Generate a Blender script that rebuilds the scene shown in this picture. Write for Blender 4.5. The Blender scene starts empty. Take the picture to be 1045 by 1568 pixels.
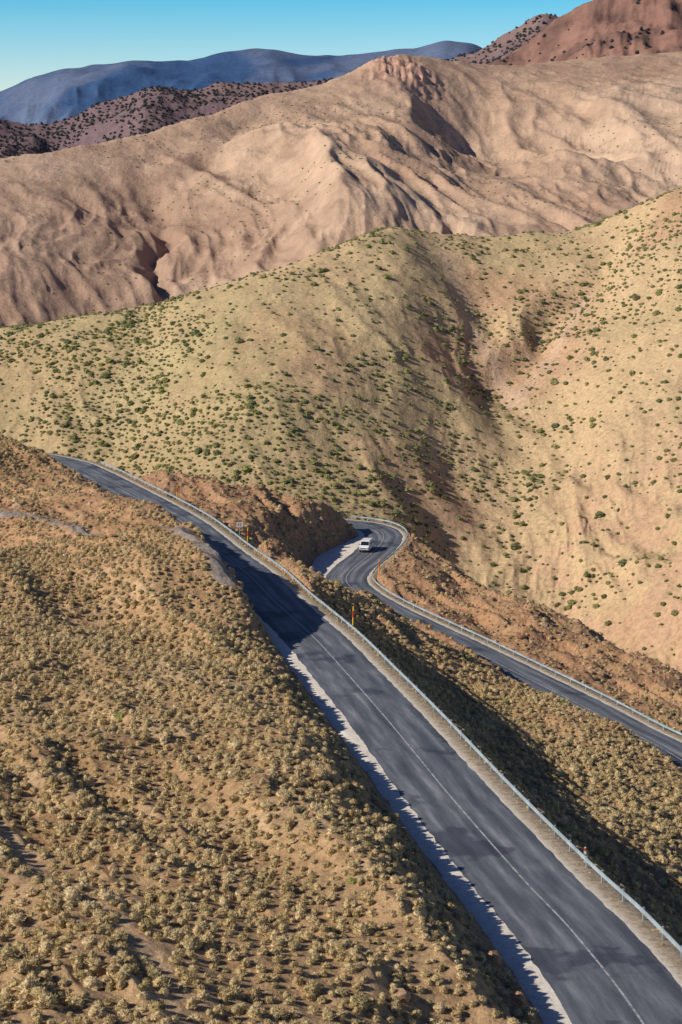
import bpy, bmesh, math, random
import numpy as np
from mathutils import Vector, Matrix
rng=np.random.default_rng(7); random.seed(7)
scene=bpy.context.scene
COL=scene.collection

# ------------------------------------------------------------ noise
def _h(xi,yi,seed):
    h=(xi*374761393+yi*668265263+seed*974711)&0xffffffff
    h=((h^(h>>13))*1274126177)&0xffffffff
    h=(h^(h>>16))
    return (h&0xffffff).astype(np.float32)/np.float32(0x7fffff)-1.0
def vn(x,y,seed):
    xf=np.floor(x); yf=np.floor(y)
    xi=xf.astype(np.int64); yi=yf.astype(np.int64)
    u=(x-xf).astype(np.float32); v=(y-yf).astype(np.float32)
    u=u*u*u*(u*(u*6-15)+10); v=v*v*v*(v*(v*6-15)+10)
    a=_h(xi,yi,seed); b=_h(xi+1,yi,seed); c=_h(xi,yi+1,seed); d=_h(xi+1,yi+1,seed)
    return (a+(b-a)*u)*(1-v)+(c+(d-c)*u)*v
def fbm(x,y,o,seed,g=.5):
    s=0;a=1;t=0
    for i in range(o):
        ca,sa=math.cos(i*1.1+.4),math.sin(i*1.1+.4)
        s=s+a*vn((x*ca-y*sa)*2**i+i*17.3,(x*sa+y*ca)*2**i-i*9.1,seed+i); t+=a; a*=g
    return s/t
def ridged(x,y,o,seed,g=.5):
    s=0;a=1;t=0
    for i in range(o):
        n=1-np.sqrt(vn(x*2**i+i*13.7,y*2**i+i*5.2,seed+i)**2+.004)*1.6
        s=s+a*n; t+=a; a*=g
    return s/t
def sstep(a,b,x):
    t=np.clip((x-a)/(b-a),0,1); return t*t*(3-2*t)
def linedist(x,y,pts):
    d=np.full(np.shape(x),1e9,dtype=np.float32)
    for (ax,ay),(bx,by) in zip(pts[:-1],pts[1:]):
        vx,vy=bx-ax,by-ay
        t=np.clip(((x-ax)*vx+(y-ay)*vy)/(vx*vx+vy*vy),0,1)
        d=np.minimum(d,np.hypot(x-ax-t*vx,y-ay-t*vy))
    return d
def sinterp(t,xp,fp,sg=.012):
    # smoothed table lookup, no kinks
    q=np.arange(-1.3,1.3001,.001); v=np.interp(q,xp,fp)
    k=np.arange(-int(4*sg/.001),int(4*sg/.001)+1)*.001; kk=np.exp(-.5*(k/sg)**2); kk/=kk.sum()
    v=np.convolve(np.pad(v,len(k)//2,'edge'),kk,'valid')
    # cubic (Hermite) lookup of the smooth table
    f=(np.clip(t,-1.29,1.29)-q[0])/.001; i=np.clip(f.astype(int),1,len(q)-3); u=f-i
    p0,p1,p2,p3=v[i-1],v[i],v[i+1],v[i+2]
    return .5*((2*p1)+(-p0+p2)*u+(2*p0-5*p1+4*p2-p3)*u*u+(-p0+3*p1-3*p2+p3)*u**3)

# ------------------------------------------------------------ roads (x, y, z, left half width, right half width)
UP=[(17,60,-41.5,5.3,5.6),(17,80,-43.4,5.3,5.6),(16.05,99.5,-45,5.3,5.6),(14.3,115.8,-46.5,5.3,5.6),(12.2,128.2,-47.5,5.2,5.6),(8.6,150.4,-49,5.2,5.6),
 (4.6,176,-50.5,5.3,5.6),(.5,200.8,-52,5.3,5.5),(-3.2,220.9,-53,5.0,5.4),(-8.5,245.8,-54.3,4.4,5.3),(-12.7,266.9,-55.3,4.3,5.2),
 (-18.1,289.3,-56.5,4.4,5.2),(-25.4,320.3,-58,4.5,5.2),(-32.5,345,-59.2,4.6,5.2),(-41.2,372.3,-60.5,4.6,5.2),(-51.2,403,-62,4.6,5.2),
 (-60,427,-63.4,4.6,5.2),(-76,455,-65.5,4.6,5.2),(-100,480,-68,4.6,5.2)]
LO=[(66,170,-77,4.6,5.4),(55,205,-75.5,4.6,5.4),(43,241.6,-74,4.6,5.4),(37.7,254,-73.6,4.5,5.4),(32.3,266.5,-73.2,4.2,5.4),(26.2,279.2,-72.8,3.9,5.4),(19.5,293.3,-72.4,3.9,5.4),
 (12.2,308,-72,3.9,5.3),(6.7,319.5,-71.7,4.0,5.2),(2.6,330.8,-71.5,4.6,5.0),(.9,339.5,-71.3,6.0,5.0),(2.2,348.8,-71.1,8.2,5.0),(5.2,359.7,-70.9,9.0,5.0),
 (7.6,370.9,-70.8,7.0,5.0),(8.2,379.9,-70.7,4.9,5.0),(6.4,386.4,-70.6,4.6,5.0),(2.6,390,-70.5,4.6,5.0),(-3,391,-70.3,4.6,5.0),(-12,391,-70.6,4.6,5),(-30,398,-71.5,4.6,5),(-60,420,-73.5,4.6,5),(-95,450,-76,4.6,5)]
def catmull(P,step=.5):
    P=np.array(P,float); out=[]
    Q=np.vstack([2*P[0]-P[1],P,2*P[-1]-P[-2]])
    for i in range(1,len(Q)-2):
        p0,p1,p2,p3=Q[i-1],Q[i],Q[i+1],Q[i+2]
        n=max(2,int(np.linalg.norm((p2-p1)[:2])/step))
        for k in range(n):
            t=k/n
            out.append(.5*((2*p1)+(-p0+p2)*t+(2*p0-5*p1+4*p2-p3)*t*t+(-p0+3*p1-3*p2+p3)*t**3))
    out.append(P[-1]); S=np.array(out)
    T=np.gradient(S[:,:3],axis=0); T[:,2]=0
    for c in (0,1): T[:,c]=np.convolve(np.pad(T[:,c],4,'edge'),np.ones(9)/9,'valid')
    T/=np.linalg.norm(T,axis=1)[:,None]
    N=np.stack([T[:,1],-T[:,0]],1)   # to the right of travel
    s=np.concatenate([[0],np.cumsum(np.hypot(*np.diff(S[:,:2],axis=0).T))])
    return dict(S=S,T=T,N=N,s=s)
RU=catmull(UP); RL=catmull(LO)

# ------------------------------------------------------------ near hillside control points
CP=[(0,0,-3),(-30,0,0),(30,0,-12),(0,40,-22),(-20,40,-21),(20,40,-27),(-15,55,-28),
(-14.6,80,-36.2),(-6.6,85,-38.4),(2.5,91,-41.1),(-19.7,110,-39),(-26.6,150,-42.5),(-36,205,-47.4),(-49.7,285,-53.2),(-60.8,350,-55.9),(-72.6,420,-57.3),
(-90,455,-66),(-12.5,113,-40),(-17.2,157,-44.5),(-23.3,215,-48.8),(-28.9,268,-51.0),(-34.9,325,-55.4),(-6.9,117,-41.3),(-8.7,148,-44.4),(-11.4,196,-48.4),
(6,97.2,-41.1),(3.3,123.6,-43.4),(0,152,-45.4),(-5.1,184,-48.0),(-9.3,207,-49.4),(-13,222,-46.4),(-16,235.5,-45.2),(-19.6,258,-46.2),(-24.2,288,-49.4),(-30.9,317,-54.1),(-44.9,363,-57.6),
(-52.5,425,-62.4),(-36.2,400,-60.6),(-22.3,390,-61.5),(-12.9,380,-62),(-7.8,375,-63.2),(-4.5,369,-65.2),(-11,320,-64.5),(-5,300,-63),(-26.6,360,-59.9),(-16.7,352,-61),(-10.5,345,-65),(-8,335,-67),
(17.6,186,-57.5),(25.9,158,-57.5),(36.2,222.6,-67.3),(29.8,238,-67.0),(19,261,-66.6),(11,281,-66.2),(3.5,301,-66.2),(24.5,264,-70.2),(18.6,277,-69.2),(14.3,288,-68.9),(9.0,299,-68.7),(3.6,311,-68.3),(6.3,241,-61.5),(13,217,-61.5),(22.5,124.6,-51.8),(28.8,161,-58.5),
(45,160,-66),(60,220,-78),(40,100,-61),(25,90,-51.5),(21.3,357,-73.5),(36.4,331,-75),(48.7,302,-76.3),(54,290,-77.5),(14,383,-71.5),(19.5,328,-72.5),(33,300,-74),(44,275,-75),
(40,372,-97),(62,345,-104),(75,315,-103),(22,400,-92),(5,420,-92),(-20,425,-86),(-40,450,-86),(-70,490,-88),(-110,540,-92),(0,500,-118),(100,480,-130),
(90,250,-95),(110,150,-90),(-60,100,-30),(-90,200,-38),(-110,320,-48),(-130,430,-60),(-200,300,-40),(200,300,-125),(200,100,-100),(-200,100,-10),(-250,550,-90),(250,550,-150)]
cp=np.array(CP,float); cs=cp[:,:2]/100; n=len(cs)
def U(r2): return .5*r2*np.log(r2+1e-12)
K=U(((cs[:,None]-cs[None])**2).sum(-1))+np.eye(n)*1e-4
A=np.zeros((n+3,n+3)); A[:n,:n]=K; A[:n,n]=1; A[:n,n+1:]=cs; A[n,:n]=1; A[n+1:,:n]=cs.T
W=np.linalg.solve(A,np.concatenate([cp[:,2],np.zeros(3)]))
def tps(x,y):
    x=x/100;y=y/100; z=W[n]+W[n+1]*x+W[n+2]*y
    for i in range(n): z=z+W[i]*U((x-cs[i,0])**2+(y-cs[i,1])**2)
    return z

# ------------------------------------------------------------ terrain grid
ys=np.concatenate([np.linspace(-20,60,60)[:-1],np.exp(np.arange(math.log(60),math.log(450),.0024)),
   np.exp(np.arange(math.log(451),math.log(730),.0024)),np.exp(np.arange(math.log(733),math.log(2000),.0036)),np.exp(np.arange(math.log(2010),math.log(15000),.0055))])
tc=np.arange(-.2,.2001,.00056)
ext=.2+np.cumsum(np.geomspace(.0008,.03,55))
ts=np.concatenate([-ext[::-1],tc,ext])
Yg,Tg=np.meshgrid(ys,ts,indexing='ij')
scale=np.where(Yg>40,Yg,40+0*Yg)
Xg=Tg*scale
R,C=Yg.shape
ROADD=np.full((R,C),99.,np.float32)
def nearhill(X,Y,rows):
    B=tps(X,Y)
    B=B-.35*np.maximum(0,Y-470)
    m=sstep(45,90,Y)
    B=B+m*(.8*fbm(X/14,Y/14,4,3)+.28*fbm(X/2.6,Y/2.6,3,11))
    # low diagonal swales on the open slope
    lf=sstep(6,-6,X-(12-(Y-99)*.16))
    B=B+m*lf*2.2*(ridged((X*.8+Y*.35)/9,(Y*.8-X*.35)/34,3,17)-.5)
    # broken rocky rubble on the spurs
    spur=sstep(260,300,Y)*sstep(-60,-20,X)+sstep(-4,6,X-(16-(Y-99)*.19))*.5
    B=B+np.clip(spur,0,1)*(2.2*(ridged((X+.5*Y)/6,(Y-.5*X)/15,4,21)-.5))
    dm=np.full(B.shape,99.,np.float32)
    for Rd in (RU,RL):
        S=Rd['S']; up=Rd is RU
        for i in range(B.shape[0]):
            y=Y[i,0]; sel=np.where(np.abs(S[:,1]-y)<45)[0]
            if len(sel)==0: continue
            P=S[sel]; x=X[i]
            cm=np.where((x>P[:,0].min()-50)&(x<P[:,0].max()+50))[0]
            if len(cm)==0: continue
            xx=x[cm]
            d2=(xx[:,None]-P[None,:,0])**2+(y-P[None,:,1])**2
            k=d2.argmin(1); dd=np.sqrt(d2[np.arange(len(k)),k])
            Nn=Rd['N'][sel][k]; lat=(xx-P[k,0])*Nn[:,0]+(y-P[k,1])*Nn[:,1]
            wz=np.where(lat<0,P[k,3],P[k,4]); rz=P[k,2]
            e=dd-wz
            rough=.6*fbm(xx/1.7,y/1.7+0*xx,3,31)*np.clip(e/1.5,0,1)
            if up: cs_=.72+1.2*float(sstep(208,225,y))*(1-float(sstep(300,330,y))); fs_=1.0
            else: cs_=1.05+.9*float(sstep(255,275,y))*(1-float(sstep(325,335,y))); fs_=.78
            hi=rz-.05+np.maximum(e,0)*cs_+rough*1.2; lo=rz-.05-np.maximum(e,0)*fs_+rough
            b=B[i,cm]
            b=np.minimum(np.maximum(b,lo),hi)
            b=np.where(e<0,rz-.05-.28*np.clip(-e/.5,0,1),b)
            B[i,cm]=b
            dm[i,cm]=np.minimum(dm[i,cm],e)
    return B,dm

nr=int(np.searchsorted(ys,610))
Nz=np.full((R,C),-900.)
a,b=nearhill(Xg[:nr],Yg[:nr],None)
Nz[:nr]=a; ROADD[:nr]=b

# mid hill
Mt=[-1.2,-.6,-.3,-.171,-.0891,-.04,.0122,.0382,.0707,.1065,.142,.1694,.25,.4,1.2]
MY=[620,620,620,620,605,605,640,660,675,680,670,670,680,700,700]
Mzc=[-75,-68,-58,-50.7,-41.2,-32.5,-23.8,-21.5,-24,-25,-16.7,-9.3,12,30,60]
t=Tg
Yc=sinterp(t,Mt,MY,.02); Zc=sinterp(t,Mt,Mzc,.011)
u=Yc-Yg
k=22.
Mz=Zc-np.where(u>0,.38,.5)*(np.sqrt(u*u+k*k)-k)
amp=sstep(0,90,u)
wx=Xg+16*fbm(Xg/55,Yg/55,3,41); wy=Yg+16*fbm(Xg/55,Yg/55,3,47)
R1=[(20,652),(15,600),(-.5,561),(-24,515),(-40,500),(-60,470)]
G1=[(30,655),(33,640),(38.5,595),(49,554),(41,527),(30,500),(20,470)]
G2=[(95,660),(75.6,612),(62,578),(49,554)]
G3=[(-60,590),(-48,550),(-55,520),(-75,480)]
R2=[(70,665),(60,610),(52,580)]
R3=[(110,665),(95,600),(80,540),(60,500),(50,460)]
for L,a_,w_ in ((R1,3.0,16),(G1,-1.8,11),(G2,-3.0,9),(G3,-2.8,12),(R2,2.4,11),(R3,3.0,20)):
    Mz=Mz+a_*np.exp(-(linedist(wx,wy,L)/w_)**2)
w2x=wx+.45*(wy-560)
Mz=Mz+amp*(2.3*(ridged(w2x/52,wy/100,3,51,.4)-.55)+2.0*(ridged((wx+.3*wy)/20,wy/52,4,58,.5)-.5))+.9*fbm(Xg/8,Yg/8,4,53)
lowM=sstep(535,470,Yg)*sstep(20,60,Xg)
Mz=Mz+lowM*3.2*(ridged(wx/14,wy/20,4,57)-.5)

# tan mountain
Tt=[-1.2,-.4,-.17,-.125,-.0615,-.0137,.0056,.0184,.0374,.0568,.0761,.127,.167,.4,1.2]
TYv=[1300,1300,1300,1350,1450,1550,1620,1650,1680,1700,1750,1850,1900,1900,1900]
Tr=[-.02,-.01,.0033,.0107,.0240,.0354,.0464,.0540,.0540,.0504,.0479,.0526,.0548,.06,.05]
Yc=sinterp(t,Tt,TYv,.03); Zc=sinterp(t,Tt,Tr,.006)*Yc
v=(Yg-880)/(Yc-880)
f=np.where(v<1,v*(1.2-.2*v),1)
Tz=-95+(Zc+95)*f-np.where(v>1,.3*(Yg-Yc),0)
wx=Xg+45*fbm(Xg/260,Yg/260,4,61)+.4*(Yg-1300); wy=Yg+45*fbm(Xg/260,Yg/260,4,67)
am=sstep(0,.35,1-v)*sstep(-.1,.2,v)*.9+.1
Tz=Tz+am*(27*(ridged(wx/200,wy/520,3,71,.4)-.55)+15*(ridged((wx-.35*wy)/85,wy/300,4,77,.5)-.5)+6*(ridged(wx/30,wy/110,4,87,.55)-.5))+1.3*fbm(Xg/14,Yg/20,4,78)
TG=[(-70,1430),(-90,1330),(-101,1239),(-108,1144),(-94,1062),(-107,985),(-120,900)]
tgd=linedist(Xg+12*fbm(Xg/40,Yg/40,3,5),Yg,TG)
Tz=Tz-14*np.exp(-(tgd/36)**1.3)-4*np.exp(-(tgd/6)**2)*sstep(1250,1150,Yg)
Tz=Tz+10*np.exp(-(linedist(wx,wy,[(40,1640),(20,1500),(-20,1380),(-40,1250),(-60,1100)])/60)**2)
oc=np.exp(-(((Xg-48)/26)**2+((Yg-1600)/45)**2))
Tz=Tz+oc*(2+9*(ridged(Xg/10,Yg/10,4,79)-.5))
# reddish mountain
Rt=[-1.2,0,.04,.072,.0905,.1095,.1225,.141,.167,.4,1.2]; Rr=[-.05,-.05,.02,.0517,.0585,.0725,.0800,.0845,.090,.12,.1]
Zc=sinterp(t,Rt,Rr,.004)*2500
wx=Xg+50*fbm(Xg/200,Yg/200,2,81)
Rz=Zc-np.where(Yg<2500,.3*(2500-Yg),.3*(Yg-2500))+26*(ridged(wx/110,Yg/300,5,83,.5)-.5)*(.12+sstep(0,150,np.abs(2500-Yg)))+11*fbm(Xg/34,Yg/40,4,84,.6)
# juniper ridge
Dt=[-1.2,-.3,-.17,-.143,-.12,-.092,-.0755,-.056,-.02,.02,.0548,.0705,.0866,.0984,.108,.13,1.2]
Dr=[.0,.02,.0228,.018,.029,.0401,.0364,.0395,.0410,.044,.0517,.0573,.0651,.0729,.0710,.06,.05]
Zc=sinterp(t,Dt,Dr,.004)*3000
Dz=Zc-np.where(Yg<3000,.27*(3000-Yg),.3*(Yg-3000))+46*(ridged(wx/170,Yg/360,5,91)-.5)*sstep(0,250,np.abs(3000-Yg))+11*fbm(Xg/60,Yg/60,4,94)
# far range, blue from haze painted into its colour
Ft=[-1.2,-.4,-.168,-.149,-.136,-.116,-.103,-.0714,-.052,-.0329,-.0168,.012,.0377,.051,.064,.08,.4,1.2]
Fr=[.0,.01,.0354,.0432,.0479,.0495,.0522,.0513,.0526,.0553,.0535,.0533,.0545,.0579,.0579,.052,.04,.03]
Zc=sinterp(t,Ft,Fr,.003)*9000
wx=Xg+250*fbm(Xg/900,Yg/900,3,99)
Fz=Zc-np.where(Yg<9000,.22*(9000-Yg),.2*(Yg-9000))+190*(ridged(wx/700,Yg/1100,5,95,.45)-.5)*sstep(0,1100,np.abs(9000-Yg))+34*fbm(Xg/300,Yg/300,3,97)
Fl=np.full((R,C),-112.)
Fl[Yg>12000]=-60
stack=np.stack([Nz,Mz,Tz,Rz,Dz,Fz,Fl])
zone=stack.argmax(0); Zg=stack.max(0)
del stack

# ------------------------------------------------------------ vertex colours
def mixc(a,b,f): return a*(1-f[...,None])+np.array(b)*f[...,None]
colr=np.zeros((R,C,3))
n1=fbm(Xg/30,Yg/30,4,101)*.5+.5; n2=fbm(Xg/6,Yg/6,4,103)*.5+.5
c=np.zeros((R,C,3))+np.array([.49,.325,.18])
c=mixc(c,[.41,.245,.125],sstep(.4,.65,n1)*.7)
c=mixc(c,[.58,.43,.27],sstep(.5,.75,n2)*.5)
spur=np.clip(sstep(250,300,Yg)*sstep(-70,-35,Xg)+sstep(14,24,Xg)*sstep(230,260,Yg),0,1)
c=mixc(c,[.42,.24,.14],spur*.75*sstep(.25,.6,n2+.25*n1))
upl=sstep(190,280,Yg)*(1-spur); c=mixc(c,[.54,.30,.155],upl*.7)
bank=np.exp(-(np.maximum(ROADD,0)/4)**2); c=mixc(c,[.31,.19,.12],bank*.6)
TRK=[(-62,300),(-45,293),(-34,272),(-25.6,262),(-17.5,240),(-13,222)]
trk=linedist(Xg,Yg,TRK); c=mixc(c,[.30,.27,.25],(1-sstep(1.0,2.2,trk+.6*n2))*.9)
PTH=[(-24,122),(-21,117),(-16.6,107),(-10.8,96),(-8.7,91),(-6,80)]
pth=linedist(Xg,Yg,PTH); c=mixc(c,[.55,.38,.23],(1-sstep(.3,.8,pth))*.8)
colr[zone==0]=c[zone==0]
c=np.zeros((R,C,3))+np.array([.57,.41,.24])
n3=fbm(Xg/45,Yg/45,4,111)*.5+.5
c=mixc(c,[.49,.30,.19],sstep(.46,.66,n3)*.7)
veg=np.clip(sstep(-5,-45,Xg+ (Yg-560)*.55)*.8+sstep(.5,.7,fbm(Xg/28,Yg/28,3,117)*.5+.5)*.5,0,1)
c=mixc(c,[.40,.345,.175],veg*.6)
c=mixc(c,[.54,.34,.225],lowM*sstep(.4,.6,n2)*.6)
g=np.exp(-(linedist(Xg,Yg,G1[1:4])/2.5)**2)+np.exp(-(linedist(Xg,Yg,G2[1:])/2.5)**2)
c=mixc(c,[.60,.43,.31],np.clip(g,0,1)*.6)
colr[zone==1]=c[zone==1]
c=np.zeros((R,C,3))+np.array([.50,.335,.235])
n4=fbm(Xg/150+.1*Yg/150,Yg/220,5,121)*.5+.5; n5=fbm(Xg/40,Yg/70,5,125,.6)*.5+.5
c=mixc(c,[.61,.435,.31],sstep(.45,.65,n4)*.7); c=mixc(c,[.38,.24,.17],sstep(.48,.68,n5)*.55)
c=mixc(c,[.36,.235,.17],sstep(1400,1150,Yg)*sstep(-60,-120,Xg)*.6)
c=mixc(c,[.56,.34,.25],np.clip(oc*1.3,0,1))
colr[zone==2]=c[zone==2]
colr[zone==3]=mixc(np.zeros((R,C,3))+np.array([.165,.095,.08]),[.28,.155,.12],sstep(.35,.65,n5))[zone==3]
colr[zone==4]=mixc(np.zeros((R,C,3))+np.array([.16,.11,.13]),[.25,.165,.15],n4)[zone==4]  # juniper ridge: ground tone with bluish air haze painted in
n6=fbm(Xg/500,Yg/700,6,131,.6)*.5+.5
colr[zone==5]=mixc(np.zeros((R,C,3))+np.array([.045,.095,.21]),[.12,.155,.25],sstep(.4,.62,n6))[zone==5]  # far range: distance haze painted as blue base colour
colr[zone==6]=[.4,.3,.2]
far=np.choose(zone,[0.,.25,1.,1.,1.,1.,.5])

def grid_mesh(name,V,R,C,uv=None):
    me=bpy.data.meshes.new(name); me.vertices.add(R*C); me.vertices.foreach_set('co',V.astype(np.float32).ravel())
    i=np.arange(R*C).reshape(R,C)
    q=np.stack([i[:-1,:-1],i[:-1,1:],i[1:,1:],i[1:,:-1]],-1).reshape(-1,4)
    me.loops.add(q.size); me.loops.foreach_set('vertex_index',q.ravel().astype(np.int32))
    me.polygons.add(len(q)); me.polygons.foreach_set('loop_start',(np.arange(len(q))*4).astype(np.int32))
    me.polygons.foreach_set('use_smooth',np.ones(len(q),bool))
    if uv is not None:
        l=me.uv_layers.new(name='UVMap'); l.data.foreach_set('uv',uv.reshape(-1,2)[q.ravel()].astype(np.float32).ravel())
    me.update(calc_edges=True)
    ob=bpy.data.objects.new(name,me); COL.objects.link(ob); return ob
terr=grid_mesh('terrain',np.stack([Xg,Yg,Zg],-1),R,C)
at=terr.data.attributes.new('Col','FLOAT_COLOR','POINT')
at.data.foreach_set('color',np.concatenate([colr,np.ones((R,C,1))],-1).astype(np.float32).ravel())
at=terr.data.attributes.new('far','FLOAT','POINT'); at.data.foreach_set('value',far.astype(np.float32).ravel())

# ------------------------------------------------------------ material helpers
def newmat(name):
    m=bpy.data.materials.new(name); m.use_nodes=True; nt=m.node_tree; b=nt.nodes['Principled BSDF']; b.inputs['Specular IOR Level'].default_value=.2
    return m,nt,b
def N(nt,t,**k):
    nd=nt.nodes.new(t)
    for a,v in k.items(): setattr(nd,a,v)
    return nd
def ramp(nt,src,stops):
    r=N(nt,'ShaderNodeValToRGB'); e=r.color_ramp.elements
    while len(e)<len(stops): e.new(.5)
    for el,(p,c) in zip(e,stops): el.position=p; el.color=(*c,1) if len(c)==3 else c
    nt.links.new(src,r.inputs[0]); return r.outputs[0]
def noise(nt,vec,scale,detail=6,rough=.55):
    nd=N(nt,'ShaderNodeTexNoise'); nd.inputs['Scale'].default_value=scale; nd.inputs['Detail'].default_value=detail; nd.inputs['Roughness'].default_value=rough
    nt.links.new(vec,nd.inputs['Vector']); return nd.outputs[0]
def mix(nt,f,a,b,bt='MIX'):
    m=N(nt,'ShaderNodeMix',data_type='RGBA',blend_type=bt)
    for s,v in ((m.inputs[0],f),(m.inputs[6],a),(m.inputs[7],b)):
        if isinstance(v,(int,float)): s.default_value=v
        elif isinstance(v,tuple): s.default_value=(*v,1)
        else: nt.links.new(v,s)
    return m.outputs[2]
def fmath(nt,op,a,b):
    m=N(nt,'ShaderNodeMath',operation=op)
    for s,v in ((m.inputs[0],a),(m.inputs[1],b)):
        if isinstance(v,(int,float)): s.default_value=v
        else: nt.links.new(v,s)
    return m.outputs[0]
# terrain
m,nt,bs=newmat('arid_ground'); bs.inputs['Roughness'].default_value=1; bs.inputs['Specular IOR Level'].default_value=.05
tcn=N(nt,'ShaderNodeTexCoord').outputs['Object']
col=N(nt,'ShaderNodeAttribute',attribute_name='Col').outputs['Color']; fa=N(nt,'ShaderNodeAttribute',attribute_name='far').outputs['Fac']
nn=noise(nt,tcn,.9,10,.65); nf=noise(nt,tcn,.05,12,.70)
cn=ramp(nt,nn,[(.3,(.56,.52,.48)),(.5,(.98,.97,.96)),(.72,(1.28,1.26,1.22))])
cf=ramp(nt,nf,[(.3,(.76,.74,.73)),(.5,(1,1,1)),(.7,(1.2,1.2,1.18))])
fac=mix(nt,fa,cn,cf)
o=mix(nt,1.0,col,fac,'MULTIPLY')
vo=N(nt,'ShaderNodeTexVoronoi'); vo.inputs['Scale'].default_value=2.4; nt.links.new(tcn,vo.inputs['Vector'])
st=ramp(nt,vo.outputs['Distance'],[(.1,(.68,.66,.63)),(.32,(1,1,1))])
o=mix(nt,fmath(nt,'SUBTRACT',1.0,fa),o,mix(nt,1.0,o,st,'MULTIPLY'))
nt.links.new(o,bs.inputs['Base Color'])
b1=N(nt,'ShaderNodeBump'); b1.inputs['Strength'].default_value=.9; nt.links.new(nn,b1.inputs['Height'])
nt.links.new(fmath(nt,'MULTIPLY',fmath(nt,'SUBTRACT',1.0,fa),.55),b1.inputs['Distance'])
b2=N(nt,'ShaderNodeBump'); b2.inputs['Strength'].default_value=.65; nt.links.new(nf,b2.inputs['Height'])
nt.links.new(fmath(nt,'MULTIPLY',fa,6.5),b2.inputs['Distance']); nt.links.new(b1.outputs[0],b2.inputs['Normal'])
nt.links.new(b2.outputs[0],bs.inputs['Normal'])
terr.data.materials.append(m)

# asphalt
m,nt,bs=newmat('worn_asphalt'); bs.inputs['Roughness'].default_value=.7
uv=N(nt,'ShaderNodeTexCoord').outputs['UV']
sep=N(nt,'ShaderNodeSeparateXYZ'); nt.links.new(uv,sep.inputs[0])
mp=N(nt,'ShaderNodeMapping'); mp.inputs['Scale'].default_value=(1.0,.09,1); nt.links.new(uv,mp.inputs[0])
s1=noise(nt,mp.outputs[0],.8,7,.65); s2=noise(nt,uv,.11,6,.55); s3=noise(nt,uv,6,6,.7)
base=ramp(nt,s1,[(.30,(.045,.054,.074)),(.46,(.098,.110,.130)),(.58,(.175,.186,.208)),(.74,(.32,.325,.33))])
wl=N(nt,'ShaderNodeMath',operation='PINGPONG'); nt.links.new(sep.outputs[0],wl.inputs[0]); wl.inputs[1].default_value=1.75
wlr=ramp(nt,fmath(nt,'DIVIDE',wl.outputs[0],1.75),[(.25,(.75,.78,.83)),(.5,(1.4,1.38,1.35)),(.85,(.76,.79,.84))])
o=mix(nt,.85,base,wlr,'MULTIPLY')
pt=ramp(nt,s2,[(.39,(.40,.43,.52)),(.43,(1,1,1)),(.60,(1,1,1)),(.66,(1.25,1.22,1.18))])
o=mix(nt,1.0,o,pt,'MULTIPLY'); o=mix(nt,.2,o,ramp(nt,s3,[(.3,(.04,.042,.05)),(.7,(.26,.26,.27))]))
nt.links.new(o,bs.inputs['Base Color']); M_ASP=m
# gravel shoulder
m,nt,bs=newmat('pale_gravel'); bs.inputs['Roughness'].default_value=1
uv=N(nt,'ShaderNodeTexCoord').outputs['UV']; sep=N(nt,'ShaderNodeSeparateXYZ'); nt.links.new(uv,sep.inputs[0])
a1=noise(nt,uv,1.2,8,.7)
pale=ramp(nt,a1,[(.3,(.52,.45,.36)),(.5,(.72,.65,.56)),(.75,(.80,.75,.67))])
brn=ramp(nt,noise(nt,uv,1.6,6,.7),[(.35,(.24,.18,.11)),(.6,(.46,.37,.27)),(.8,(.55,.48,.39))])
mr=N(nt,'ShaderNodeMapRange'); nt.links.new(fmath(nt,'ADD',sep.outputs[0],fmath(nt,'MULTIPLY',a1,1.6)),mr.inputs[0]); mr.inputs[1].default_value=4.3; mr.inputs[2].default_value=5.2
o=mix(nt,mr.outputs[0],pale,brn)
nt.links.new(o,bs.inputs['Base Color'])
bp=N(nt,'ShaderNodeBump'); bp.inputs['Distance'].default_value=.1; nt.links.new(a1,bp.inputs['Height']); nt.links.new(bp.outputs[0],bs.inputs['Normal']); M_GRV=m
m,nt,bs=newmat('worn_white_paint'); bs.inputs['Roughness'].default_value=.7
tcn=N(nt,'ShaderNodeTexCoord').outputs['Object']
nt.links.new(ramp(nt,noise(nt,tcn,1.2,7,.75),[(.36,(.15,.16,.175)),(.55,(.40,.40,.41)),(.8,(.65,.65,.63))]),bs.inputs['Base Color']); M_PNT=m
def plain(name,c,rough=.6,metal=0,var=.12,sc=8,spec=.3):
    m,nt,bs=newmat(name); bs.inputs['Roughness'].default_value=rough; bs.inputs['Metallic'].default_value=metal; bs.inputs['Specular IOR Level'].default_value=spec
    t_=N(nt,'ShaderNodeTexCoord').outputs['Object']
    nt.links.new(ramp(nt,noise(nt,t_,sc,5),[(.3,tuple(x*(1-var) for x in c)),(.7,tuple(min(1,x*(1+var)) for x in c))]),bs.inputs['Base Color'])
    return m

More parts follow.
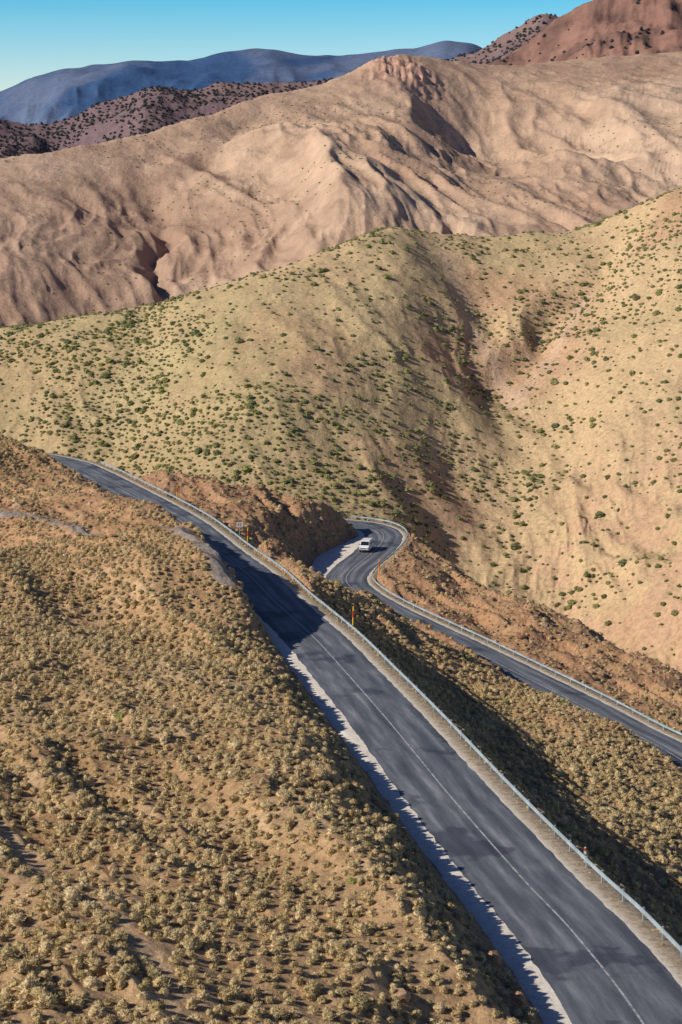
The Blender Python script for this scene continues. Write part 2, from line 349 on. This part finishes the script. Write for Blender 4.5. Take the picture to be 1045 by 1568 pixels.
# ------------------------------------------------------------ road ribbons
def ribbon(name,Rd,lats,dz,mat):
    S,Nn,s=Rd['S'],Rd['N'],Rd['s']
    L=np.stack([l if isinstance(l,np.ndarray) else np.full(len(S),l) for l in lats],1)
    D=np.stack([l if isinstance(l,np.ndarray) else np.full(len(S),l) for l in dz],1)
    V=np.stack([S[:,0:1]+L*Nn[:,0:1],S[:,1:2]+L*Nn[:,1:2],S[:,2:3]+D],-1)
    uv=np.stack([L,np.repeat(s[:,None],L.shape[1],1)],-1)
    ob=grid_mesh(name,V,V.shape[0],V.shape[1],uv); ob.data.materials.append(mat)
    return ob
def crown(l): return .05*(1-abs(l)/3.5)
for Rd,wd in ((RU,3.5),(RL,3.5)):
    s=Rd['s']; z0=np.zeros_like(s)
    nL=.16*fbm(s/1.5,z0+3,3,201); nR=.16*fbm(s/1.5,z0+9,3,205)
    sl=.5*fbm(s/2.2,z0+5,4,207)*1.3; sr=.3*fbm(s/2.2,z0+6,3,209)
    WL,WR=Rd['S'][:,3],Rd['S'][:,4]
    ribbon('gravel_shoulder',Rd,[-WL-.7+sl,-WL+.1+sl,-WL*.5-1.6,z0,WR*.5+1.6,WR+.1+sr,WR+.7+sr],[-.65,-.05,-.03,-.03,-.03,-.05,-.65],M_GRV)
    ribbon('road',Rd,[-wd-.3+nL,-wd+nL,-2.4,-1.2,0.,1.2,2.4,wd+nR,wd+.3+nR],[-.06,.0,crown(2.4),crown(1.2),.05,crown(1.2),crown(2.4),0.,-.06],M_ASP)
    ribbon('centre_line_marking',Rd,[-.07,.07],[.062,.062],M_PNT)

# ------------------------------------------------------------ scatter system
def sample(F,x,y):
    t=x/np.where(y>40,y,40.)
    r=np.interp(y,ys,np.arange(R)); c=np.interp(t,ts,np.arange(C))
    r0=np.clip(r.astype(int),0,R-2); c0=np.clip(c.astype(int),0,C-2); fr=r-r0; fc=c-c0
    return (F[r0,c0]*(1-fc)+F[r0,c0+1]*fc)*(1-fr)+(F[r0+1,c0]*(1-fc)+F[r0+1,c0+1]*fc)*fr
def zon(x,y):
    t=x/np.where(y>40,y,40.)
    r=np.rint(np.interp(y,ys,np.arange(R))).astype(int); c=np.rint(np.interp(t,ts,np.arange(C))).astype(int)
    return zone[r,c]
def bushmat(name,stops,lo=.5):
    m,nt,bs=newmat(name); bs.inputs['Roughness'].default_value=.9; bs.inputs['Specular IOR Level'].default_value=.1
    oi=N(nt,'ShaderNodeObjectInfo').outputs['Random']; t_=N(nt,'ShaderNodeTexCoord').outputs['Object']
    a=ramp(nt,oi,stops); b=ramp(nt,noise(nt,t_,7,4,.7),[(.34,(lo,lo*.97,lo*.9)),(.66,(1.28,1.26,1.18))])
    nt.links.new(mix(nt,1.0,a,b,'MULTIPLY'),bs.inputs['Base Color']); return m
M_DRY=bushmat('dry_scrub_leaves',[(0,(.42,.325,.17)),(.3,(.57,.45,.26)),(.6,(.48,.36,.195)),(.85,(.66,.53,.33)),(1,(.37,.30,.15))],.55)
M_GRN=bushmat('green_scrub_leaves',[(0,(.18,.19,.08)),(.35,(.28,.27,.12)),(.65,(.14,.17,.085)),(.85,(.33,.30,.14)),(1,(.25,.28,.08))])
M_JUN=bushmat('juniper_leaves',[(0,(.035,.045,.055)),(1,(.06,.065,.07))])
M_ROCK=bushmat('brown_rock',[(0,(.35,.21,.13)),(.4,(.47,.31,.20)),(.8,(.26,.155,.10)),(1,(.56,.41,.29))])
def bush(name,mat,leaves,leaf,flat,seed,core=.40,jit=.16):
    r=random.Random(seed); bm=bmesh.new()
    bmesh.ops.create_icosphere(bm,subdivisions=3,radius=core)
    ph=[r.uniform(0,6) for _ in range(6)]
    for v in bm.verts:
        p=v.co; k=1+.13*math.sin(10*p.x+ph[0])*math.sin(11*p.y+ph[1])+.12*math.sin(17*p.z+ph[2]+7*p.x)+r.uniform(-jit,jit)
        v.co=Vector((p.x*k,p.y*k,max(-.06,p.z*k*flat+.12)))
    for _ in range(leaves):
        th=r.uniform(0,2*math.pi); cz=r.uniform(-.05,1); sz=math.sqrt(max(0,1-cz*cz))
        rad=core*r.uniform(.88,1.1)
        d=Vector((sz*math.cos(th),sz*math.sin(th),cz)); c=Vector((d.x*rad,d.y*rad,d.z*rad*flat+.10))
        ax=(d+Vector((r.gauss(0,.3),r.gauss(0,.3),r.gauss(.4,.3)))).normalized()
        sd=ax.cross(Vector((r.gauss(0,1),r.gauss(0,1),r.gauss(0,1)))).normalized()
        l=leaf*r.uniform(.6,1.7); w=l*r.uniform(.15,.3)
        vs=[bm.verts.new(c-sd*w*.5),bm.verts.new(c+sd*w*.5),bm.verts.new(c+ax*l*.7+sd*w*.35),bm.verts.new(c+ax*l)]
        bm.faces.new(vs)
    me=bpy.data.meshes.new(name); bm.to_mesh(me); bm.free(); me.materials.append(mat)
    return bpy.data.objects.new(name,me)
def rock(name,mat,seed):
    r=random.Random(seed); bm=bmesh.new(); bmesh.ops.create_icosphere(bm,subdivisions=2,radius=.5)
    pl=[(Vector((r.gauss(0,1),r.gauss(0,1),r.gauss(0,1))).normalized(),r.uniform(.25,.42)) for _ in range(9)]
    for v in bm.verts:
        for nrm,dd in pl:
            e=v.co.dot(nrm)-dd
            if e>0: v.co-=nrm*e
        v.co.z*=.75
    me=bpy.data.meshes.new(name); bm.to_mesh(me); bm.free(); me.materials.append(mat); return bpy.data.objects.new(name,me)
def mkcol(name,obs):
    c=bpy.data.collections.new(name)
    for o in obs: c.objects.link(o)
    return c
C_DRY=mkcol('dry_scrub_kinds',[bush('dry_shrub',M_DRY,230,.13,f,i,.36,.11) for i,f in enumerate((.95,1.1,.85,1.2))])
C_GRN=mkcol('green_scrub_kinds',[bush('green_shrub',M_GRN,150,.11,f,i+20) for i,f in enumerate((.8,.7,.95))])
C_JUN=mkcol('juniper_kinds',[bush('juniper_shrub',M_JUN,60,.18,f,i+40) for i,f in enumerate((1.0,1.2))])
C_RCK=mkcol('rock_kinds',[rock('rock_piece',M_ROCK,i+60) for i in range(4)])
def scatter(name,x,y,sc,coll,sink=.05,zs=1.0):
    n=len(x); z=sample(Zg,x,y)-sink*sc
    me=bpy.data.meshes.new(name); me.vertices.add(n); me.vertices.foreach_set('co',np.stack([x,y,z],1).astype(np.float32).ravel())
    a=me.attributes.new('scl','FLOAT_VECTOR','POINT'); s3=np.stack([sc*rng.uniform(.8,1.25,n),sc*rng.uniform(.8,1.25,n),sc*zs*rng.uniform(.75,1.15,n)],1); a.data.foreach_set('vector',s3.astype(np.float32).ravel())
    a=me.attributes.new('rt','FLOAT_VECTOR','POINT'); r3=np.stack([rng.normal(0,.15,n),rng.normal(0,.15,n),rng.uniform(0,6.28,n)],1); a.data.foreach_set('vector',r3.astype(np.float32).ravel())
    a=me.attributes.new('idx','INT','POINT'); a.data.foreach_set('value',rng.integers(0,len(coll.objects),n).astype(np.int32))
    ob=bpy.data.objects.new(name,me); COL.objects.link(ob)
    g=bpy.data.node_groups.new(name+'_nodes','GeometryNodeTree')
    g.interface.new_socket('Geometry',in_out='INPUT',socket_type='NodeSocketGeometry'); g.interface.new_socket('Geometry',in_out='OUTPUT',socket_type='NodeSocketGeometry')
    gi=g.nodes.new('NodeGroupInput'); go=g.nodes.new('NodeGroupOutput'); ip=g.nodes.new('GeometryNodeInstanceOnPoints')
    ci=g.nodes.new('GeometryNodeCollectionInfo'); ci.inputs['Collection'].default_value=coll; ci.inputs['Separate Children'].default_value=True; ci.inputs['Reset Children'].default_value=True
    def na(nm,dt):
        q=g.nodes.new('GeometryNodeInputNamedAttribute'); q.data_type=dt; q.inputs['Name'].default_value=nm
        return [o for o in q.outputs if o.enabled and o.name=='Attribute'][0]
    L=g.links.new
    L(gi.outputs[0],ip.inputs['Points']); L(ci.outputs[0],ip.inputs['Instance']); ip.inputs['Pick Instance'].default_value=True
    L(na('idx','INT'),ip.inputs['Instance Index']); L(na('scl','FLOAT_VECTOR'),ip.inputs['Scale']); L(na('rt','FLOAT_VECTOR'),ip.inputs['Rotation'])
    L(ip.outputs[0],go.inputs[0])
    md=ob.modifiers.new('scatter','NODES'); md.node_group=g
    return ob
def jgrid(y0,y1,tmax,sp,j=.45):
    gy=np.arange(y0,y1,sp); gx=np.arange(-tmax*y1,tmax*y1,sp); X,Y=np.meshgrid(gx,gy); X=X+rng.uniform(-j,j,X.shape)*sp; Y=Y+rng.uniform(-j,j,Y.shape)*sp
    X=X.ravel();Y=Y.ravel(); k=np.abs(X)<tmax*Y+3; return X[k],Y[k]
# foreground scrub
x,y=jgrid(62,445,.23,.84,.38)
rd=sample(ROADD,x,y); den=fbm(x/9,y/9,3,301)*.5+.5
ok=(zon(x,y)==0)&(rd>.6)&(linedist(x,y,TRK)>1.6)&(linedist(x,y,PTH)>.5)
p=.95*sstep(.02,.26,den)
sp=np.clip(sstep(250,300,y)*sstep(-70,-35,x)+sstep(14,24,x)*sstep(270,290,y),0,1)
p=p*(1-.72*sp)*(1-.42*sstep(220,330,y)); p=np.where(rd<3.5,p*.65,p)
k=ok&(rng.uniform(size=len(x))<p); x,y=x[k],y[k]
sc=rng.lognormal(-.49,.27,len(x))*(1+.2*fbm(x/12,y/12,2,303)); sc=np.clip(sc,.25,1.2)*(1+.15*sstep(250,400,y))
scatter('dry_scrub_vegetation',x,y,sc,C_DRY)
# some greener shrubs in the foreground, right slope mostly
x,y=jgrid(85,430,.22,3.6,.5); rd=sample(ROADD,x,y); k=(zon(x,y)==0)&(rd>.8)&(rng.uniform(size=len(x))<np.where(x>0,.2,.012)); x,y=x[k],y[k]
scatter('green_scrub_vegetation',x,y,np.clip(rng.lognormal(-.3,.35,len(x)),.4,1.5),C_GRN)
# verge tufts along the rail
S=RU['S'];Nn=RU['N']; ii=rng.integers(0,len(S),900); lt=rng.uniform(4.6,5.9,900)
scatter('verge_grass_tufts',S[ii,0]+Nn[ii,0]*lt,S[ii,1]+Nn[ii,1]*lt,rng.uniform(.18,.5,900),C_DRY,sink=-.3)
# rubble
x,y=jgrid(75,430,.21,1.15,.5); rd=sample(ROADD,x,y); sp=np.clip(sstep(240,290,y)*sstep(-80,-35,x)+sstep(14,24,x)*sstep(250,280,y),0,1)
k=(zon(x,y)==0)&(rd>.4)&(rng.uniform(size=len(x))<np.clip(.08+.22*sstep(220,300,y)+.8*sp+.3*(rd<4),0,.9)); x,y=x[k],y[k]
scatter('rubble_stones',x,y,np.clip(rng.lognormal(-.75,.6,len(x)),.12,1.9),C_RCK,sink=.1)
# mid hill shrubs
x,y=jgrid(400,690,.21,1.7,.5); den=fbm(x/22,y/22,4,311,.6)*.5+.5
left=sstep(5,-35,x+(y-560)*.55)
p=.20+.6*sstep(.44,.60,den)+.38*left*sstep(.38,.55,den)
p=p*(1-.85*np.exp(-(linedist(x,y,G1[1:4])/4)**2))*(1-.25*sstep(470,420,y))
k=(zon(x,y)==1)&(rng.uniform(size=len(x))<p*.9); x,y=x[k],y[k]
scatter('hillside_scrub_vegetation',x,y,np.clip(rng.lognormal(-.02,.40,len(x)),.45,2.5),C_GRN)
# sparse shrubs on the tan mountain
x,y=jgrid(850,1500,.2,7,.5); den=fbm(x/80,y/80,3,321)*.5+.5
k=(zon(x,y)==2)&(rng.uniform(size=len(x))<.6*sstep(.42,.62,den)); x,y=x[k],y[k]
scatter('distant_scrub_vegetation',x,y,rng.uniform(.8,1.7,len(x)),C_GRN)
# junipers on the dark ridge and thinly on the red mountain
x,y=jgrid(2000,3050,.2,8,.5); den=fbm(x/60,y/60,3,331)*.5+.5; zz=zon(x,y)
k=(rng.uniform(size=len(x))<np.where(zz==4,.35+.6*sstep(.4,.6,den),np.where(zz==3,.22*sstep(.4,.6,den),0))); x,y=x[k],y[k]
scatter('juniper_woodland',x,y,rng.uniform(2.6,5.6,len(x)),C_JUN)

# ------------------------------------------------------------ objects
def from_bm(name,bm,mats,smooth=False):
    me=bpy.data.meshes.new(name); bm.to_mesh(me); bm.free()
    for q in mats: me.materials.append(q)
    ob=bpy.data.objects.new(name,me); COL.objects.link(ob)
    if smooth:
        for p in me.polygons: p.use_smooth=True
    return ob
def box(bm,c,sz,mi=0,rot=None):
    r=bmesh.ops.create_cube(bm,size=1); M=Matrix.Translation(c)@(rot or Matrix.Identity(4))@Matrix.Diagonal((*sz,1))
    bmesh.ops.transform(bm,matrix=M,verts=r['verts'])
    for f in {f for v in r['verts'] for f in v.link_faces}: f.material_index=mi
def cyl(bm,c,r,h,mi=0,seg=10,rot=None,r2=None):
    q=bmesh.ops.create_cone(bm,cap_ends=True,segments=seg,radius1=r,radius2=r if r2 is None else r2,depth=h)
    bmesh.ops.transform(bm,matrix=Matrix.Translation(c)@(rot or Matrix.Identity(4)),verts=q['verts'])
    for f in {f for v in q['verts'] for f in v.link_faces}: f.material_index=mi
M_RAIL=plain('galvanised_steel',(.40,.47,.50),.45,.35,.25,.8)
def guardrail(Rd,i0,i1,off):
    bm=bmesh.new(); S,Nn,s=Rd['S'],Rd['N'],Rd['s']
    prof=[(.0,.46),(-.07,.50),(-.07,.55),(.0,.61),(-.07,.67),(-.07,.72),(.0,.76),(.02,.76),(.02,.46)]
    rows=[]
    for i in range(i0,i1,3):
        rows.append([bm.verts.new((S[i,0]+Nn[i,0]*(off+a),S[i,1]+Nn[i,1]*(off+a),S[i,2]+h)) for a,h in prof])
    for A_,B_ in zip(rows[:-1],rows[1:]):
        for j in range(len(prof)): bm.faces.new((A_[j],A_[(j+1)%len(prof)],B_[(j+1)%len(prof)],B_[j]))
    nxt=s[i0]
    for i in range(i0,i1):
        if s[i]>=nxt:
            nxt+=4.0; ang=math.atan2(Nn[i,1],Nn[i,0])
            box(bm,Vector((S[i,0]+Nn[i,0]*(off+.10),S[i,1]+Nn[i,1]*(off+.10),S[i,2]+.1)),(.10,.14,1.4),0,Matrix.Rotation(ang,4,'Z'))
    bmesh.ops.recalc_face_normals(bm,faces=bm.faces)
    return from_bm('guardrail',bm,[M_RAIL])
iU=[int(np.abs(RU['S'][:,1]-v).argmin()) for v in (62,418)]
guardrail(RU,iU[0],iU[1],4.95)
iL=int(np.hypot(RL['S'][:,0]-0,RL['S'][:,1]-390.8).argmin())
guardrail(RL,5,iL,4.55)
M_RED=plain('red_paint',(.55,.06,.03)); M_YEL=plain('yellow_paint',(.75,.45,.03)); M_WHT=plain('white_paint',(.75,.75,.73)); M_BLK=plain('dark_rubber',(.02,.02,.02))
def at(Rd,yv,lat,lo=None):
    S=Rd['S']; i=int(np.abs(S[:,1]-yv).argmin()) if lo is None else int(np.hypot(S[:,0]-lo,S[:,1]-yv).argmin())
    return Vector((S[i,0]+Rd['N'][i,0]*lat,S[i,1]+Rd['N'][i,1]*lat,S[i,2])),i
for Rd,yv,lo in ((RU,224,None),(RU,295,None),(RU,352,None),(RL,345,2.)):
    p,i=at(Rd,yv,5.35,lo); bm=bmesh.new()
    cyl(bm,Vector((0,0,.8)),.10,1.7,1); cyl(bm,Vector((0,0,2.05)),.102,.8,0); cyl(bm,Vector((0,0,2.7)),.10,.5,1); cyl(bm,Vector((0,0,3.0)),.07,.1,0)
    o_=from_bm('snow_marker_pole',bm,[M_RED,M_YEL]); o_.location=p-Vector((0,0,.2)); o_.rotation_euler=(.02,.03,0)
for Rd,yv,lo in ((RU,131,None),(RL,332,3.)):
    p,i=at(Rd,yv,5.3,lo); bm=bmesh.new()
    box(bm,Vector((0,0,.45)),(.14,.10,.9),0); box(bm,Vector((0,0,1.0)),(.142,.102,.2),1); box(bm,Vector((0,0,1.13)),(.12,.08,.06),0)
    bmesh.ops.bevel(bm,geom=bm.edges[:],offset=.012,segments=1)
    o_=from_bm('delineator_post',bm,[M_WHT,M_RED]); o_.location=p-Vector((0,0,.1))
# small chevron curve sign at the upper bend
p,i=at(RU,306,6.2); bm=bmesh.new()
cyl(bm,Vector((0,0,.8)),.05,2.1,0); box(bm,Vector((0,-.06,1.85)),(1.0,.03,.8),1)
for k_ in (-.22,.13):
    for sg in (1,-1): box(bm,Vector((k_,-.082,1.85+sg*.13)),(.36,.01,.13),2,Matrix.Rotation(sg*-.8,4,'Y'))
o_=from_bm('curve_sign',bm,[M_RAIL,M_WHT,M_RED]); o_.location=p-Vector((0,0,.2)); o_.rotation_euler=(0,0,.0)

# van
M_VAN=plain('white_car_paint',(.78,.79,.8),.3,0,.04,2,.5); M_GLS=plain('dark_glass',(.015,.02,.025),.08,0,.05,1,.6); M_ORG=plain('amber_lens',(.6,.16,.02),.3); M_GRY=plain('grey_plastic',(.08,.08,.085),.6)
van=bpy.data.objects.new('white_minivan',None); COL.objects.link(van)
def hw(z): return .94 if z<1.1 else .94-.15*(z-1.1)/.9
pr=[(-2.25,.34),(-2.40,.55),(-2.40,1.05),(-2.30,1.85),(-2.12,2.0),(-.6,2.05),(.75,2.01),(1.0,1.93),(1.72,1.22),(2.25,1.02),(2.40,.82),(2.42,.45),(2.25,.32)]
bm=bmesh.new(); A_=[bm.verts.new((x_,-hw(z_),z_)) for x_,z_ in pr]; B_=[bm.verts.new((x_,hw(z_),z_)) for x_,z_ in pr]
bm.faces.new(A_); bm.faces.new(B_[::-1])
for j in range(len(pr)): bm.faces.new((A_[j],B_[j],B_[(j+1)%len(pr)],A_[(j+1)%len(pr)]))
bmesh.ops.recalc_face_normals(bm,faces=bm.faces); bmesh.ops.bevel(bm,geom=bm.edges[:],offset=.06,segments=3,affect='EDGES')
body=from_bm('body',bm,[M_VAN]); body.parent=van
def quad(name,pts,mat,th=.012):
    bm=bmesh.new(); vs=[bm.verts.new(q) for q in pts]; f=bm.faces.new(vs); r=bmesh.ops.extrude_face_region(bm,geom=[f]); f.normal_update()
    nrm=f.normal.copy()
    for v in r['geom']:
        if isinstance(v,bmesh.types.BMVert): v.co+=nrm*th
    bmesh.ops.recalc_face_normals(bm,faces=bm.faces); o=from_bm(name,bm,[mat]); o.parent=van; return o
quad('windshield',[(1.075,-.70,1.885),(1.70,-.80,1.28),(1.70,.80,1.28),(1.075,.70,1.885)],M_GLS,.02)
quad('rear_window',[(-2.37,-.72,1.25),(-2.37,.72,1.25),(-2.315,.68,1.8),(-2.315,-.68,1.8)],M_GLS,.02)
for sg in (-1,1):
    for j,(x0,x1) in enumerate(((-2.1,-1.05),(-.95,.05),(.15,.95))):
        y0=sg*(hw(1.25)+.006); y1=sg*(hw(1.82)+.006); xe=x1+.35 if j==2 else x1
        P=[(x0,y0,1.22),(xe,y0,1.22),(x1,y1,1.82),(x0,y1,1.82)]
        quad('side_window_%d'%(j+1),P if sg<0 else P[::-1],M_GLS,.008)
    for xw in (-1.5,1.5):
        bm=bmesh.new(); rt=Matrix.Rotation(math.pi/2,4,'X'); cyl(bm,Vector((0,0,0)),.34,.24,0,24,rt); cyl(bm,Vector((0,sg*.125,0)),.19,.03,1,16,rt); o=from_bm('wheel',bm,[M_BLK,M_RAIL]); o.location=(xw,sg*.84,.34); o.parent=van
    bm=bmesh.new(); box(bm,Vector((2.36,sg*.68,.86)),(.14,.36,.2),0); box(bm,Vector((2.33,sg*.9,.86)),(.12,.1,.16),1); box(bm,Vector((-2.40,sg*.83,1.15)),(.05,.16,.5),1); bmesh.ops.bevel(bm,geom=bm.edges[:],offset=.02,segments=2); o=from_bm('lights',bm,[M_RAIL,M_ORG]); o.parent=van
    bm=bmesh.new(); box(bm,Vector((1.45,sg*1.04,1.38)),(.1,.2,.24),0); bmesh.ops.bevel(bm,geom=bm.edges[:],offset=.03,segments=2); o=from_bm('mirror',bm,[M_GRY]); o.parent=van
bm=bmesh.new(); box(bm,Vector((2.40,0,.5)),(.12,1.8,.24),0); box(bm,Vector((2.41,0,.82)),(.06,.9,.14),0); box(bm,Vector((-2.40,0,.5)),(.12,1.8,.22),0); bmesh.ops.bevel(bm,geom=bm.edges[:],offset=.03,segments=2); o=from_bm('bumpers',bm,[M_GRY]); o.parent=van
p,i=at(RL,364,-1.5,6.); T_=RL['T'][i]; van.location=p+Vector((0,0,.03)); van.rotation_euler=(0,0,math.atan2(-T_[1],-T_[0]))

# ------------------------------------------------------------ light, sky, camera
az=math.radians(-108); el=math.radians(32.5)
Sd=Vector((math.sin(az)*math.cos(el),math.cos(az)*math.cos(el),math.sin(el)))
sl=bpy.data.lights.new('sun','SUN'); sl.energy=5; sl.angle=math.radians(.5); sl.color=(1,.93,.81)
so=bpy.data.objects.new('sun',sl); so.rotation_euler=(-Sd).to_track_quat('-Z','Y').to_euler(); so.location=(-200,0,200); COL.objects.link(so)
w=bpy.data.worlds.new('World'); scene.world=w; w.use_nodes=True; nt=w.node_tree; bg=nt.nodes['Background']
sk=nt.nodes.new('ShaderNodeTexSky'); sk.sky_type='NISHITA'; sk.sun_disc=False; sk.sun_elevation=el; sk.sun_rotation=az%(2*math.pi); sk.altitude=1800; sk.air_density=1; sk.dust_density=.3; sk.ozone_density=3
tg=nt.nodes.new('ShaderNodeTexCoord'); sz=nt.nodes.new('ShaderNodeSeparateXYZ'); nt.links.new(tg.outputs['Generated'],sz.inputs[0])
tint=ramp(nt,sz.outputs[2],[(.035,(1.0,1.0,.95)),(.08,(.30,.82,.95)),(.25,(.33,.40,.57)),(.6,(.30,.34,.50))])
t2=mix(nt,1.0,tint,(1.65,1.65,1.65),'MULTIPLY')
nt.links.new(mix(nt,1.0,sk.outputs[0],t2,'MULTIPLY'),bg.inputs['Color']); bg.inputs['Strength'].default_value=.08
cd=bpy.data.cameras.new('camera'); cam=bpy.data.objects.new('camera',cd); COL.objects.link(cam); cam.location=(0,0,0)
cam.rotation_euler=(math.radians(90-9.9),0,0); cd.sensor_fit='HORIZONTAL'; cd.sensor_width=24; cd.lens=70; cd.clip_start=.5; cd.clip_end=40000
scene.camera=cam
scene.view_settings.view_transform='Standard'; scene.view_settings.look='None'; scene.view_settings.exposure=0
print('verts',R*C)
